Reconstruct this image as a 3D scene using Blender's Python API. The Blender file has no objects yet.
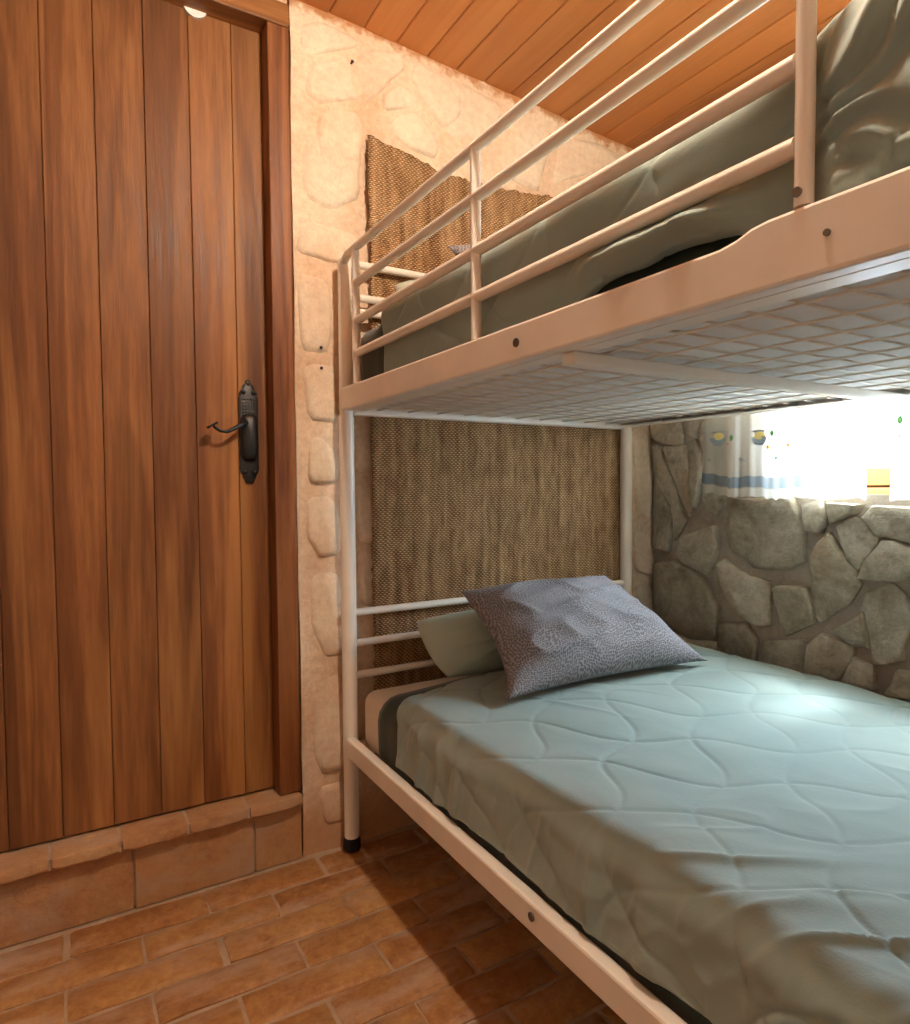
import bpy, bmesh, math, random
import numpy as np
from mathutils import Vector, Matrix, noise as mnoise

sc = bpy.context.scene
COL = sc.collection
random.seed(7)
PI = math.pi

# ---------------------------------------------------------------- camera, sky, exposure
CAM = (-0.6583, -1.7279, 1.0112)
YAW, PITCH, ROLL, FPX = map(float, (30.737, -2.262, -0.397, 651.8))
_ya, _pi, _ro = (math.radians(a) for a in (YAW, PITCH, ROLL))
FW = Vector((math.sin(_ya) * math.cos(_pi), math.cos(_ya) * math.cos(_pi), math.sin(_pi)))
_rt = Vector((math.cos(_ya), -math.sin(_ya), 0)); _up = _rt.cross(FW)
RT = math.cos(_ro) * _rt + math.sin(_ro) * _up
UP = -math.sin(_ro) * _rt + math.cos(_ro) * _up
cam_data = bpy.data.cameras.new('camera')
cam_data.sensor_fit = 'HORIZONTAL'; cam_data.sensor_width = 36
cam_data.lens = 36 * FPX / 910
cam_data.clip_start = 0.02
cam = bpy.data.objects.new('camera', cam_data); COL.objects.link(cam)
mw = Matrix((RT, UP, -FW)).transposed().to_4x4(); mw.translation = Vector(CAM)
cam.matrix_world = mw
sc.camera = cam

def at(u, v, axis, val):
    """world point on the plane axis=val that the survey pixel (u, v) shows"""
    d = FW + RT * ((u - 455) / FPX) - UP * ((v - 512) / FPX)
    return Vector(CAM) + d * ((val - CAM[axis]) / d[axis])

world = bpy.data.worlds.new('sky'); sc.world = world; world.use_nodes = True
bg = world.node_tree.nodes['Background']
bg.inputs[0].default_value = (0.72, 0.87, 1.0, 1); bg.inputs[1].default_value = 95.0

sun_data = bpy.data.lights.new('sun', 'SUN'); sun_data.energy = 9.0; sun_data.angle = math.radians(9); sun_data.color = (.93, .97, 1.0)
sun = bpy.data.objects.new('sun', sun_data); COL.objects.link(sun)
sun.rotation_euler = Vector((-math.cos(math.radians(57)), -.06, -math.sin(math.radians(57)))).to_track_quat('-Z', 'Y').to_euler()

sc.view_settings.view_transform = 'Standard'; sc.view_settings.look = 'None'
sc.view_settings.gamma = 1; sc.view_settings.use_curve_mapping = False
sc.view_settings.exposure = 0.0
LAMP_POS = (-0.055, -1.24, 2.13)
LAMP_POWER = 1300.0
LAMP_COL = (1.0, 0.85, 0.67)

# ---------------------------------------------------------------- dimensions
XS = 1.236            # stone wall
XL, YF = -1.9, -2.6   # left wall, wall behind the camera
DY = 0.045            # door face
BW = 1.05             # bed width between post centres
BY0, BY1 = -0.046, -2.03
def ceil_z(x): return 2.289 - 0.058 * x

# ---------------------------------------------------------------- helpers
def link(o): COL.objects.link(o); return o

def obj(name, geo, m, parent=None, smooth=False, angle=None):
    if isinstance(geo, bmesh.types.BMesh):
        bmesh.ops.recalc_face_normals(geo, faces=geo.faces)
        me = bpy.data.meshes.new(name); geo.to_mesh(me); geo.free()
    else:
        me = geo
    if m is not None and not me.materials: me.materials.append(m)
    if smooth:
        me.polygons.foreach_set('use_smooth', [True] * len(me.polygons))
        if angle: me.set_sharp_from_angle(angle=math.radians(angle))
    o = link(bpy.data.objects.new(name, me))
    if parent:
        o.parent = parent
        if parent.type == 'EMPTY': o.matrix_parent_inverse = Matrix.Translation(-parent.location)
    return o

def tag(o, label, cat, group=None, kind=None):
    o['label'] = label; o['category'] = cat
    if group: o['group'] = group
    if kind: o['kind'] = kind
    return o

def thing(name, label, cat, loc=(0, 0, 0), group=None, kind=None):
    o = link(bpy.data.objects.new(name, None)); o.location = loc; o.empty_display_size = .05
    return tag(o, label, cat, group, kind)

def box(bm, x0, x1, y0, y1, z0, z1, bev=0.0, seg=2):
    r = bmesh.ops.create_cube(bm, size=1)
    vs = r['verts']
    for v in vs:
        v.co = Vector((x0 + (v.co.x + .5) * (x1 - x0), y0 + (v.co.y + .5) * (y1 - y0), z0 + (v.co.z + .5) * (z1 - z0)))
    if bev:
        es = list({e for v in vs for e in v.link_edges})
        bmesh.ops.bevel(bm, geom=es, offset=bev, segments=seg, affect='EDGES', profile=.5)
    return bm

def nbox(*a, **k): return box(bmesh.new(), *a, **k)

def tube(bm, pts, r, n=14, cap=True, sx=1.0, ref=None):
    """round tube through pts; r may be a list; sx flattens across the ref direction"""
    pts = [Vector(p) for p in pts]; rs = r if isinstance(r, (list, tuple)) else [r] * len(pts)
    rings = []
    prev = None
    for i, p in enumerate(pts):
        t = (pts[min(i + 1, len(pts) - 1)] - pts[max(i - 1, 0)]).normalized()
        a = Vector(ref) if ref else (prev if prev else (Vector((0, 0, 1)) if abs(t.z) < .9 else Vector((1, 0, 0))))
        a = (a - t * a.dot(t)).normalized(); b = t.cross(a); prev = a
        rings.append([bm.verts.new(p + (a * math.cos(k * 2 * PI / n) + b * math.sin(k * 2 * PI / n) * sx) * rs[i]) for k in range(n)])
    for r0, r1 in zip(rings, rings[1:]):
        for k in range(n): bm.faces.new((r0[k], r0[(k + 1) % n], r1[(k + 1) % n], r1[k]))
    if cap:
        bm.faces.new(rings[0][::-1]); bm.faces.new(rings[-1])
    return bm

def ntube(*a, **k): return tube(bmesh.new(), *a, **k)

def grid_mesh(name, P, wrap=False):
    """P: array (n, m, 3) -> quad mesh"""
    n, m, _ = P.shape
    idx = np.arange(n * m).reshape(n, m)
    q = np.stack([idx[:-1, :-1], idx[1:, :-1], idx[1:, 1:], idx[:-1, 1:]], -1).reshape(-1, 4)
    me = bpy.data.meshes.new(name)
    me.from_pydata(P.reshape(-1, 3).tolist(), [], q.tolist()); me.update()
    return me

_rng = np.random.RandomState(3)
_TAB = _rng.rand(256, 256)
def vnoise(x, y):
    """smooth value noise in [-1,1] on numpy arrays"""
    xi = np.floor(x).astype(int); yi = np.floor(y).astype(int)
    fx = x - xi; fy = y - yi
    fx = fx * fx * fx * (fx * (fx * 6 - 15) + 10); fy = fy * fy * fy * (fy * (fy * 6 - 15) + 10)
    g = lambda a, b: _TAB[a & 255, b & 255]
    v = (g(xi, yi) * (1 - fx) + g(xi + 1, yi) * fx) * (1 - fy) + (g(xi, yi + 1) * (1 - fx) + g(xi + 1, yi + 1) * fx) * fy
    return v * 2 - 1
def fbm(x, y, o=4):
    s = 0; a = 1.0
    for i in range(o):
        s = s + a * vnoise(x * 2 ** i + 17.3 * i, y * 2 ** i + 9.1 * i); a *= .5
    return s
def sstep(a, b, x):
    t = np.clip((x - a) / (b - a), 0, 1); return t * t * (3 - 2 * t)

# ---------------------------------------------------------------- materials
class MB:
    def __init__(s, name, rough=.6, spec=.35):
        s.m = bpy.data.materials.new(name); s.m.use_nodes = True
        s.nt = s.m.node_tree; s.b = s.nt.nodes['Principled BSDF']
        s.b.inputs['Roughness'].default_value = rough
        s.b.inputs['Specular IOR Level'].default_value = spec
    def n(s, t, _out=0, **k):
        nd = s.nt.nodes.new(t)
        for a, v in k.items():
            if a.startswith('i_'):
                key = a[2:]; key = int(key) if key.isdigit() else key.replace('_', ' ')
                s.put(nd.inputs[key], v)
            else: setattr(nd, a, v)
        return nd.outputs[_out]
    def put(s, sock, v):
        if isinstance(v, bpy.types.NodeSocket): s.nt.links.new(v, sock)
        else: sock.default_value = v
    def math(s, op, a, b=0.0, c=None):
        nd = s.nt.nodes.new('ShaderNodeMath'); nd.operation = op
        s.put(nd.inputs[0], a); s.put(nd.inputs[1], b)
        if c is not None: s.put(nd.inputs[2], c)
        return nd.outputs[0]
    def vmath(s, op, a, b):
        nd = s.nt.nodes.new('ShaderNodeVectorMath'); nd.operation = op
        s.put(nd.inputs[0], a); s.put(nd.inputs[1], b); return nd.outputs[0]
    def coords(s, scale=(1, 1, 1), rnd=True):
        v = s.n('ShaderNodeTexCoord', 3)
        v = s.vmath('MULTIPLY', v, scale)
        if rnd:
            r = s.n('ShaderNodeObjectInfo', 5)
            k = s.n('ShaderNodeCombineXYZ', i_0=s.math('MULTIPLY', r, 37.0), i_1=s.math('MULTIPLY', r, 71.0), i_2=s.math('MULTIPLY', r, 53.0))
            v = s.vmath('ADD', v, k)
        return v
    def noise(s, v, scale, det=4.0, rough=.55, dist=0.0):
        return s.n('ShaderNodeTexNoise', 0, i_Vector=v, i_Scale=scale, i_Detail=det, i_Roughness=rough, i_Distortion=dist)
    def ramp(s, f, stops):
        nd = s.nt.nodes.new('ShaderNodeValToRGB'); s.put(nd.inputs[0], f)
        el = nd.color_ramp.elements
        while len(el) < len(stops): el.new(.5)
        for e, (p, c) in zip(el, stops):
            e.position = p; e.color = (*c, 1)
        return nd.outputs[0]
    def mix(s, f, a, b, mode='MIX'):
        nd = s.nt.nodes.new('ShaderNodeMix'); nd.data_type = 'RGBA'; nd.blend_type = mode
        s.put(nd.inputs[0], f)
        for i, c in ((6, a), (7, b)):
            s.put(nd.inputs[i], c if isinstance(c, bpy.types.NodeSocket) else (*c, 1))
        return nd.outputs[2]
    def rng(s, v, a, b, c=0.0, d=1.0):
        nd = s.nt.nodes.new('ShaderNodeMapRange'); s.put(nd.inputs[0], v)
        for i, q in zip((1, 2, 3, 4), (a, b, c, d)): nd.inputs[i].default_value = q
        return nd.outputs[0]
    def sep(s, v, i): return s.n('ShaderNodeSeparateXYZ', i, i_0=v)
    def color(s, c):
        s.put(s.b.inputs['Base Color'], c if isinstance(c, bpy.types.NodeSocket) else (*c, 1)); return s
    def bump(s, h, strength=.3, dist=.01):
        s.put(s.b.inputs['Normal'], s.n('ShaderNodeBump', 0, i_Height=h, i_Strength=strength, i_Distance=dist)); return s

def mat_wood(name, stretch, cols, knot=(.10, .04, .015), rough=.5, blot=(.6, 1.15), across=1.0, spec=.3, knots=2.2, ring=.10, streak=None):
    """stretch: per-axis factors; small along the grain"""
    b = MB(name, rough, spec)
    v = b.coords(stretch)
    low = b.noise(v, 5 * across, 3, .5, .6)
    rings = b.math('SINE', b.math('MULTIPLY', low, 38.0))
    fine = b.noise(v, 70 * across, 4, .6)
    g = b.math('ADD', b.math('MULTIPLY', rings, ring), b.math('ADD', b.math('MULTIPLY', low, .62), b.math('MULTIPLY', fine, .35)))
    c = b.ramp(g, [(.28, cols[0]), (.48, cols[1]), (.66, cols[2])])
    # blotches of stain
    bl = b.noise(b.vmath('MULTIPLY', v, (1, 1, 1)), 2.3 * across, 4, .6)
    c = b.mix(1.0, c, b.ramp(bl, [(.3, (blot[0],) * 3), (.7, (blot[1],) * 3)]), 'MULTIPLY')
    if streak: c = b.mix(b.rng(b.noise(b.vmath('MULTIPLY', v, (1, 1, .8)), 3.6 * across, 5, .62, .8), .53, .68, 0, .85), c, streak)
    # each board its own tone
    r = b.n('ShaderNodeObjectInfo', 5)
    c = b.mix(1.0, c, b.ramp(r, [(0, (.80, .78, .76)), (1, (1.12, 1.1, 1.08))]), 'MULTIPLY')
    vk = b.vmath('MULTIPLY', v, (1, 1, 1))
    kd = b.n('ShaderNodeTexVoronoi', 0, i_Vector=vk, i_Scale=knots * across)
    kf = b.rng(b.math('ADD', kd, b.math('MULTIPLY', fine, .05)), .05, .10, 1, 0)
    c = b.mix(kf, c, knot)
    b.color(c).bump(b.math('ADD', fine, b.math('MULTIPLY', rings, .15)), .18, .004)
    b.put(b.b.inputs['Roughness'], b.rng(fine, .3, .7, rough - .08, rough + .12))
    return b.m

def mat_plain(name, col, rough=.5, var=.08, metal=0.0, spec=.4, bump=.0, scale=40):
    b = MB(name, rough, spec); b.b.inputs['Metallic'].default_value = metal
    v = b.coords(rnd=True)
    nz = b.noise(v, scale, 4)
    lo = tuple(q * (1 - var) for q in col); hi = tuple(min(1, q * (1 + var)) for q in col)
    b.color(b.ramp(nz, [(.3, lo), (.7, hi)]))
    if bump: b.bump(nz, bump, .003)
    return b.m

def mat_cloth(name, col, col2, weave=900, rough=.75, sheen=.25):
    b = MB(name, rough, .25)
    v = b.coords(rnd=False)
    nz = b.noise(v, 3.0, 3)
    fine = b.noise(v, 260, 2)
    b.color(b.mix(b.rng(nz, .3, .7), col, col2))
    b.b.inputs['Sheen Weight'].default_value = sheen
    b.bump(b.math('ADD', b.math('MULTIPLY', fine, .4), b.math('MULTIPLY', b.noise(v, 30, 4), .8)), .22, .004)
    return b.m

M = {}
M['door'] = mat_wood('door_wood', (1, 1, .07), [(.115, .040, .012), (.195, .074, .023), (.33, .140, .046)], blot=(.72, 1.18), rough=.48, across=1.5, ring=.06, streak=(.46, .22, .070))
M['frame_wood'] = mat_wood('frame_wood', (1, 1, .09), [(.12, .038, .012), (.22, .078, .024), (.32, .125, .040)], blot=(.6, 1.15), rough=.45, across=1.8)
M['lintel_wood'] = mat_wood('lintel_wood', (.09, 1, 1), [(.20, .070, .018), (.32, .125, .036), (.44, .19, .06)], blot=(.7, 1.1), rough=.45, across=1.8)
M['pine'] = mat_wood('ceiling_pine', (1, .06, 1), [(.44, .155, .040), (.49, .180, .050), (.54, .215, .064)], knot=(.14, .045, .016), blot=(.93, 1.05), rough=.42, across=1.3, knots=2.9, ring=.04)
M['window_wood'] = mat_wood('window_wood', (1, .1, 1), [(.75, .40, .14), (.82, .48, .19), (.88, .56, .26)], blot=(.9, 1.05), rough=.4)

def mat_plaster(name='lime_plaster', wash=0.0):
    b = MB(name, .82, .2)
    v = b.coords(rnd=False)
    a = b.noise(v, 3.2, 5, .6, .4)
    c = b.ramp(a, [(.28, (.60, .38, .24)), (.42, (.69, .50, .35)), (.56, (.75, .58, .42)), (.75, (.73, .62, .47))])
    c = b.mix(1.0, c, b.ramp(b.noise(v, 55, 6, .7), [(.32, (.84, .80, .76)), (.62, (1.06, 1.06, 1.06))]), 'MULTIPLY')
    st = b.noise(v, 11, 6, .65)
    c = b.mix(b.rng(st, .56, .70, 0, .5), c, (.62, .35, .18))
    if wash: c = b.mix(b.rng(b.noise(v, 6, 4, .6), .35, .7, wash * .3, wash), c, (.80, .74, .60))
    # wood stain run over from the ceiling boards along the top edge
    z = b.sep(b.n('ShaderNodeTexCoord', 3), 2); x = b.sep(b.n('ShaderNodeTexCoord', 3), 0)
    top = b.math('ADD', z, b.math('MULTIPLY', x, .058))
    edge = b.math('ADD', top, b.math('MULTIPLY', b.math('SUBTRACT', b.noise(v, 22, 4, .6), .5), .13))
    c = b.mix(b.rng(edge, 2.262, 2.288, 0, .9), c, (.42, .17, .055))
    # earth tone splashed along the foot of the wall
    foot = b.math('ADD', z, b.math('MULTIPLY', b.math('SUBTRACT', b.noise(v, 8, 4, .6), .5), .20))
    c = b.mix(b.rng(foot, .05, .20, .75, 0), c, (.50, .25, .11))
    b.color(c)
    h = b.math('ADD', b.math('MULTIPLY', b.noise(v, 26, 6, .65), .7), b.math('MULTIPLY', b.noise(v, 120, 3), .25))
    return b.bump(h, .6, .010).m
M['plaster'] = mat_plaster()

def mat_stone(name, cols, tint, rough=.85, vary=(.80, 1.15)):
    b = MB(name, rough, .2)
    v = b.coords(rnd=True)
    a = b.noise(v, 7, 6, .62, .7)
    a = b.math('ADD', a, b.math('MULTIPLY', b.math('SUBTRACT', b.noise(v, 48, 6, .72), .5), .6))
    c = b.ramp(a, [(.28, cols[0]), (.48, cols[1]), (.70, cols[2])])
    t = b.noise(v, 3.0, 3)
    c = b.mix(b.rng(t, .5, .7, 0, .55), c, tint)
    r = b.n('ShaderNodeObjectInfo', 5)
    c = b.mix(1.0, c, b.ramp(r, [(0, (vary[0],) * 3), (1, (vary[1],) * 3)]), 'MULTIPLY')
    b.color(c)
    mus = b.noise(v, 34, 7, .68, .3)
    return b.bump(b.math('ADD', mus, b.math('MULTIPLY', b.noise(b.vmath('MULTIPLY', v, (1, 1, 2.6)), 12, 5, .6), .8)), .55, .012).m
M['stone'] = mat_stone('field_stone', [(.28, .235, .165), (.46, .40, .30), (.64, .58, .465)], (.48, .34, .20))
M['wall_stone'] = mat_plaster('limewashed_stone', .40)

def mat_mortar(name, c0, c1, tint):
    b = MB(name, .9, .15)
    v = b.coords(rnd=False)
    a = b.noise(v, 6, 6, .6)
    a = b.math('ADD', a, b.math('MULTIPLY', b.math('SUBTRACT', b.noise(v, 55, 5, .7), .5), .6))
    c = b.ramp(a, [(.3, c0), (.7, c1)])
    c = b.mix(b.rng(b.noise(v, 2.2, 4), .48, .68, 0, .6), c, tint)
    b.color(c)
    return b.bump(b.noise(v, 60, 6, .7), .6, .01).m
M['mortar'] = mat_mortar('wall_mortar', (.36, .295, .225), (.53, .455, .365), (.54, .45, .38))
M['grout'] = mat_mortar('floor_grout', (.44, .31, .21), (.58, .43, .31), (.46, .30, .19))

def mat_brick(name, cols, film):
    b = MB(name, .5, .35)
    v = b.coords(rnd=True)
    a = b.noise(v, 9, 6, .65, .5)
    r = b.n('ShaderNodeObjectInfo', 5)
    f = b.math('ADD', b.math('MULTIPLY', a, .8), b.math('MULTIPLY', r, .22))
    f = b.math('ADD', f, b.math('MULTIPLY', b.math('SUBTRACT', b.noise(v, 42, 5, .72), .5), .95))
    c = b.ramp(f, [(.25, cols[0]), (.45, cols[1]), (.62, cols[2]), (.80, cols[3])])
    w = b.noise(b.vmath('MULTIPLY', v, (.5, 1.6, 1)), 7, 7, .7)
    c = b.mix(b.rng(w, .50, .62, 0, .75), c, film)
    c = b.mix(b.rng(b.noise(v, 16, 6, .7), .60, .70, 0, .5), c, (cols[3][0] * 1.25, cols[3][1] * 1.2, cols[3][2]))
    b.color(c)
    b.put(b.b.inputs['Roughness'], b.rng(w, .35, .65, .36, .62))
    return b.bump(b.math('ADD', w, b.math('MULTIPLY', b.noise(v, 45, 5, .65), .5)), .55, .010).m
M['brick'] = mat_brick('terracotta', [(.28, .115, .042), (.38, .175, .062), (.46, .235, .085), (.56, .315, .125)], (.50, .345, .245))
M['riser'] = mat_brick('riser_terracotta', [(.36, .17, .08), (.44, .23, .105), (.48, .27, .125), (.52, .31, .16)], (.46, .31, .21))

def mat_sisal():
    b = MB('woven_sisal', .85, .15)
    v = b.coords(rnd=False)
    v2 = b.vmath('ADD', v, b.vmath('MULTIPLY', b.n('ShaderNodeTexNoise', 1, i_Vector=v, i_Scale=14.0, i_Detail=3.0), (.012, 0, .010)))
    x = b.sep(v2, 0); z = b.sep(v2, 2)
    sx = b.math('SINE', b.math('MULTIPLY', x, 2 * PI / .0135)); sz = b.math('SINE', b.math('MULTIPLY', z, 2 * PI / .0112))
    over = b.math('MULTIPLY', sx, sz)
    h = b.math('ADD', b.math('MULTIPLY', b.math('ABSOLUTE', sz), .8), b.math('MULTIPLY', over, .45))
    streak = b.noise(b.vmath('MULTIPLY', v, (1, 1, .06)), 34, 4, .6)
    patch = b.noise(b.vmath('MULTIPLY', v, (1, 1, .35)), 60, 3, .6)
    f = b.math('ADD', b.math('MULTIPLY', h, .30), b.math('ADD', b.math('MULTIPLY', streak, .42), b.math('MULTIPLY', patch, .30)))
    c = b.ramp(f, [(.28, (.065, .028, .011)), (.43, (.28, .142, .062)), (.57, (.56, .32, .15)), (.76, (.86, .60, .35))])
    b.color(c)
    return b.bump(b.math('ADD', h, b.math('MULTIPLY', patch, .5)), .9, .006).m
M['sisal'] = mat_sisal()

M['metal'] = mat_plain('cream_enamel', (.88, .80, .70), .36, .05, spec=.5, scale=9)
M['black_iron'] = mat_plain('black_iron', (.010, .009, .009), .42, .3, metal=.0, spec=.5, bump=.3, scale=90)
M['black_rubber'] = mat_plain('black_rubber', (.01, .01, .01), .7, .2)
M['steel'] = mat_plain('screw_steel', (.20, .17, .14), .4, .2, metal=.8)
M['nail'] = mat_plain('nail_iron', (.03, .03, .04), .5, .2, metal=.5)
M['white_plastic'] = mat_plain('white_plastic', (.86, .84, .80), .45, .04)
M['sheet'] = mat_cloth('cream_sheet', (.74, .64, .50), (.80, .71, .58))
M['tick'] = mat_cloth('mattress_ticking', (.76, .73, .70), (.86, .84, .82))
M['dark_cloth'] = mat_cloth('dark_green_cloth', (.020, .036, .027), (.032, .052, .040))
M['duvet'] = mat_cloth('sage_duvet', (.255, .335, .305), (.315, .390, .350))
M['pillowcase'] = mat_cloth('pale_green_pillowcase', (.40, .46, .37), (.50, .55, .45))
M['earth'] = mat_plain('outside_wall', (.5, .45, .4), .9)
M['backwall'] = mat_plain('side_plaster', (.66, .60, .53), .85, .08, bump=.3, scale=14)

def mat_cushion():
    b = MB('patterned_cushion', .8, .2)
    v = b.n('ShaderNodeTexCoord', 2)            # mesh UV, metres on the cloth
    wv = b.vmath('ADD', v, b.vmath('MULTIPLY', b.n('ShaderNodeTexNoise', 1, i_Vector=v, i_Scale=8.0, i_Detail=2.0), (.07, .07, 0)))
    vd = b.n('ShaderNodeTexVoronoi', 0, voronoi_dimensions='2D', i_Vector=b.vmath('MULTIPLY', wv, (1, 1.25, 1)), i_Scale=165.0, i_Randomness=.5)
    spot = b.rng(vd, .30, .46, 1, 0)
    c = b.mix(spot, (.345, .325, .335), (.145, .135, .15))
    b.color(c)
    return b.bump(b.noise(v, 90, 3), .25, .004).m
M['cushion'] = mat_cushion()

def mat_sheer(name, col, trans=.45, clear=.12):
    b = MB(name, .8, .1)
    nt = b.nt
    v = b.coords(rnd=False)
    th = b.noise(b.vmath('MULTIPLY', v, (1, 1, .2)), 160, 2)
    c = b.mix(b.rng(th, .3, .7), tuple(q * .93 for q in col), col)
    d = nt.nodes.new('ShaderNodeBsdfDiffuse'); b.put(d.inputs[0], c)
    t = nt.nodes.new('ShaderNodeBsdfTranslucent'); b.put(t.inputs[0], c)
    tr = nt.nodes.new('ShaderNodeBsdfTransparent')
    m1 = nt.nodes.new('ShaderNodeMixShader'); m1.inputs[0].default_value = trans
    nt.links.new(d.outputs[0], m1.inputs[1]); nt.links.new(t.outputs[0], m1.inputs[2])
    m2 = nt.nodes.new('ShaderNodeMixShader'); m2.inputs[0].default_value = clear
    nt.links.new(m1.outputs[0], m2.inputs[1]); nt.links.new(tr.outputs[0], m2.inputs[2])
    nt.links.new(m2.outputs[0], nt.nodes['Material Output'].inputs[0])
    return b.m
M['sheer'] = mat_sheer('sheer_curtain', (.80, .75, .66), .5, .42)
M['blue_band'] = mat_sheer('blue_band', (.27, .34, .40), .45, .25)
M['lace'] = mat_sheer('cream_lace', (.84, .80, .70), .4, .3)
for k, c in (('yellow', (.80, .64, .25)), ('blue', (.36, .42, .46)), ('green', (.14, .30, .12)), ('orange', (.85, .45, .10)), ('grey', (.38, .36, .36)), ('red', (.55, .22, .14))):
    M['emb_' + k] = mat_sheer('embroidery_' + k, c, .3, .0)

def mat_glass():
    b = MB('window_glass', .05)
    nt = b.nt
    v = b.coords(rnd=False)
    tr = nt.nodes.new('ShaderNodeBsdfTransparent')
    b.put(tr.inputs[0], b.mix(b.noise(v, 4, 2), (.94, .97, .98), (.97, .98, .99)))
    gl = nt.nodes.new('ShaderNodeBsdfGlossy'); gl.inputs['Roughness'].default_value = .03
    mx = nt.nodes.new('ShaderNodeMixShader'); mx.inputs[0].default_value = .05
    nt.links.new(tr.outputs[0], mx.inputs[1]); nt.links.new(gl.outputs[0], mx.inputs[2])
    nt.links.new(mx.outputs[0], nt.nodes['Material Output'].inputs[0])
    return b.m
M['glass'] = mat_glass()

# ---------------------------------------------------------------- piece builder: a stone from its outline
def smooth_poly(p, n=1, k=.18):
    for _ in range(n):
        q = []
        for a, b in zip(p, p[1:] + p[:1]):
            q += [(a[0] * (1 - k) + b[0] * k, a[1] * (1 - k) + b[1] * k), (a[0] * k + b[0] * (1 - k), a[1] * k + b[1] * (1 - k))]
        p = q
    return p

def stone_bm(poly, place, thick, seed, soft=.12, rough=.006, base=-.012, sm=1, cut=.18, tilt=.10, dome=False):
    """poly: outline in wall coordinates; place(u, v, d): wall coordinates + height -> world"""
    rnd = random.Random(seed)
    p = smooth_poly(list(poly), sm, cut)
    # resample long edges
    q = []
    for a, b in zip(p, p[1:] + p[:1]):
        L = math.hypot(b[0] - a[0], b[1] - a[1]); k = max(1, int(L / .035))
        for i in range(k):
            t = i / k; q.append((a[0] + (b[0] - a[0]) * t + rnd.uniform(-1, 1) * .003, a[1] + (b[1] - a[1]) * t + rnd.uniform(-1, 1) * .003))
    p = q
    cx = sum(a[0] for a in p) / len(p); cy = sum(a[1] for a in p) / len(p)
    R = sum(math.hypot(a[0] - cx, a[1] - cy) for a in p) / len(p)
    ta, tb = rnd.uniform(-tilt, tilt), rnd.uniform(-tilt, tilt)
    off = Vector((rnd.uniform(0, 99), rnd.uniform(0, 99), 0))
    bm = bmesh.new(); rings = []
    for ins, dep in ((1.0, None), (.93, .30), (.82, .72), (.66, .95), (.40, 1.0)) if dome else ((1.0, None), (1 - soft * .15, .55), (1 - soft * .6, .88), (1 - soft * 1.5, 1.0), (.58, 1.0), (.30, 1.0)):
        ring = []
        for a in p:
            u = cx + (a[0] - cx) * ins; v = cy + (a[1] - cy) * ins
            if dep is None: d = base
            else:
                d = thick * dep
                if dep > .8 or dome:
                    nz = mnoise.noise(Vector((u * 9, v * 9, 0)) + off) + .5 * abs(mnoise.noise(Vector((u * 22, v * 22, 3)) + off))
                    d += rough * nz + thick * ((ta * (u - cx) + tb * (v - cy)) / R - (.55 * (v - cy) / R if dome else 0))
            ring.append(bm.verts.new(place(u, v, d)))
        rings.append(ring)
    n = len(p)
    for a, b in zip(rings, rings[1:]):
        for k in range(n): bm.faces.new((a[k], a[(k + 1) % n], b[(k + 1) % n], b[k]))
    c = bm.verts.new(place(cx, cy, thick + rough * mnoise.noise(off)))
    for k in range(n): bm.faces.new((rings[-1][k], rings[-1][(k + 1) % n], c))
    return bm

def clip(poly, a, b, c):
    """keep a*x+b*y<=c"""
    out = []
    for p, q in zip(poly, poly[1:] + poly[:1]):
        dp = a * p[0] + b * p[1] - c; dq = a * q[0] + b * q[1] - c
        if dp <= 0: out.append(p)
        if dp * dq < 0:
            t = dp / (dp - dq); out.append((p[0] + (q[0] - p[0]) * t, p[1] + (q[1] - p[1]) * t))
    return out
def cells(u0, u1, v0, v1, step, seed, gap):
    rnd = random.Random(seed); pts = []
    nu = int((u1 - u0) / step); nv = int((v1 - v0) / step)
    for i in range(nu):
        for j in range(nv):
            pts.append((u0 + (i + .5 + rnd.uniform(-.38, .38)) * (u1 - u0) / nu, v0 + (j + .5 + rnd.uniform(-.38, .38)) * (v1 - v0) / nv))
    for i, p in enumerate(pts):
        poly = [(u0, v0), (u1, v0), (u1, v1), (u0, v1)]
        for j, q in enumerate(pts):
            if i == j: continue
            dx, dy = q[0] - p[0], q[1] - p[1]; L = math.hypot(dx, dy)
            if L > step * 3: continue
            poly = clip(poly, dx / L, dy / L, (dx * (p[0] + q[0]) / 2 + dy * (p[1] + q[1]) / 2) / L - gap / 2)
            if len(poly) < 3: break
        if len(poly) >= 3: yield p, poly

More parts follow.
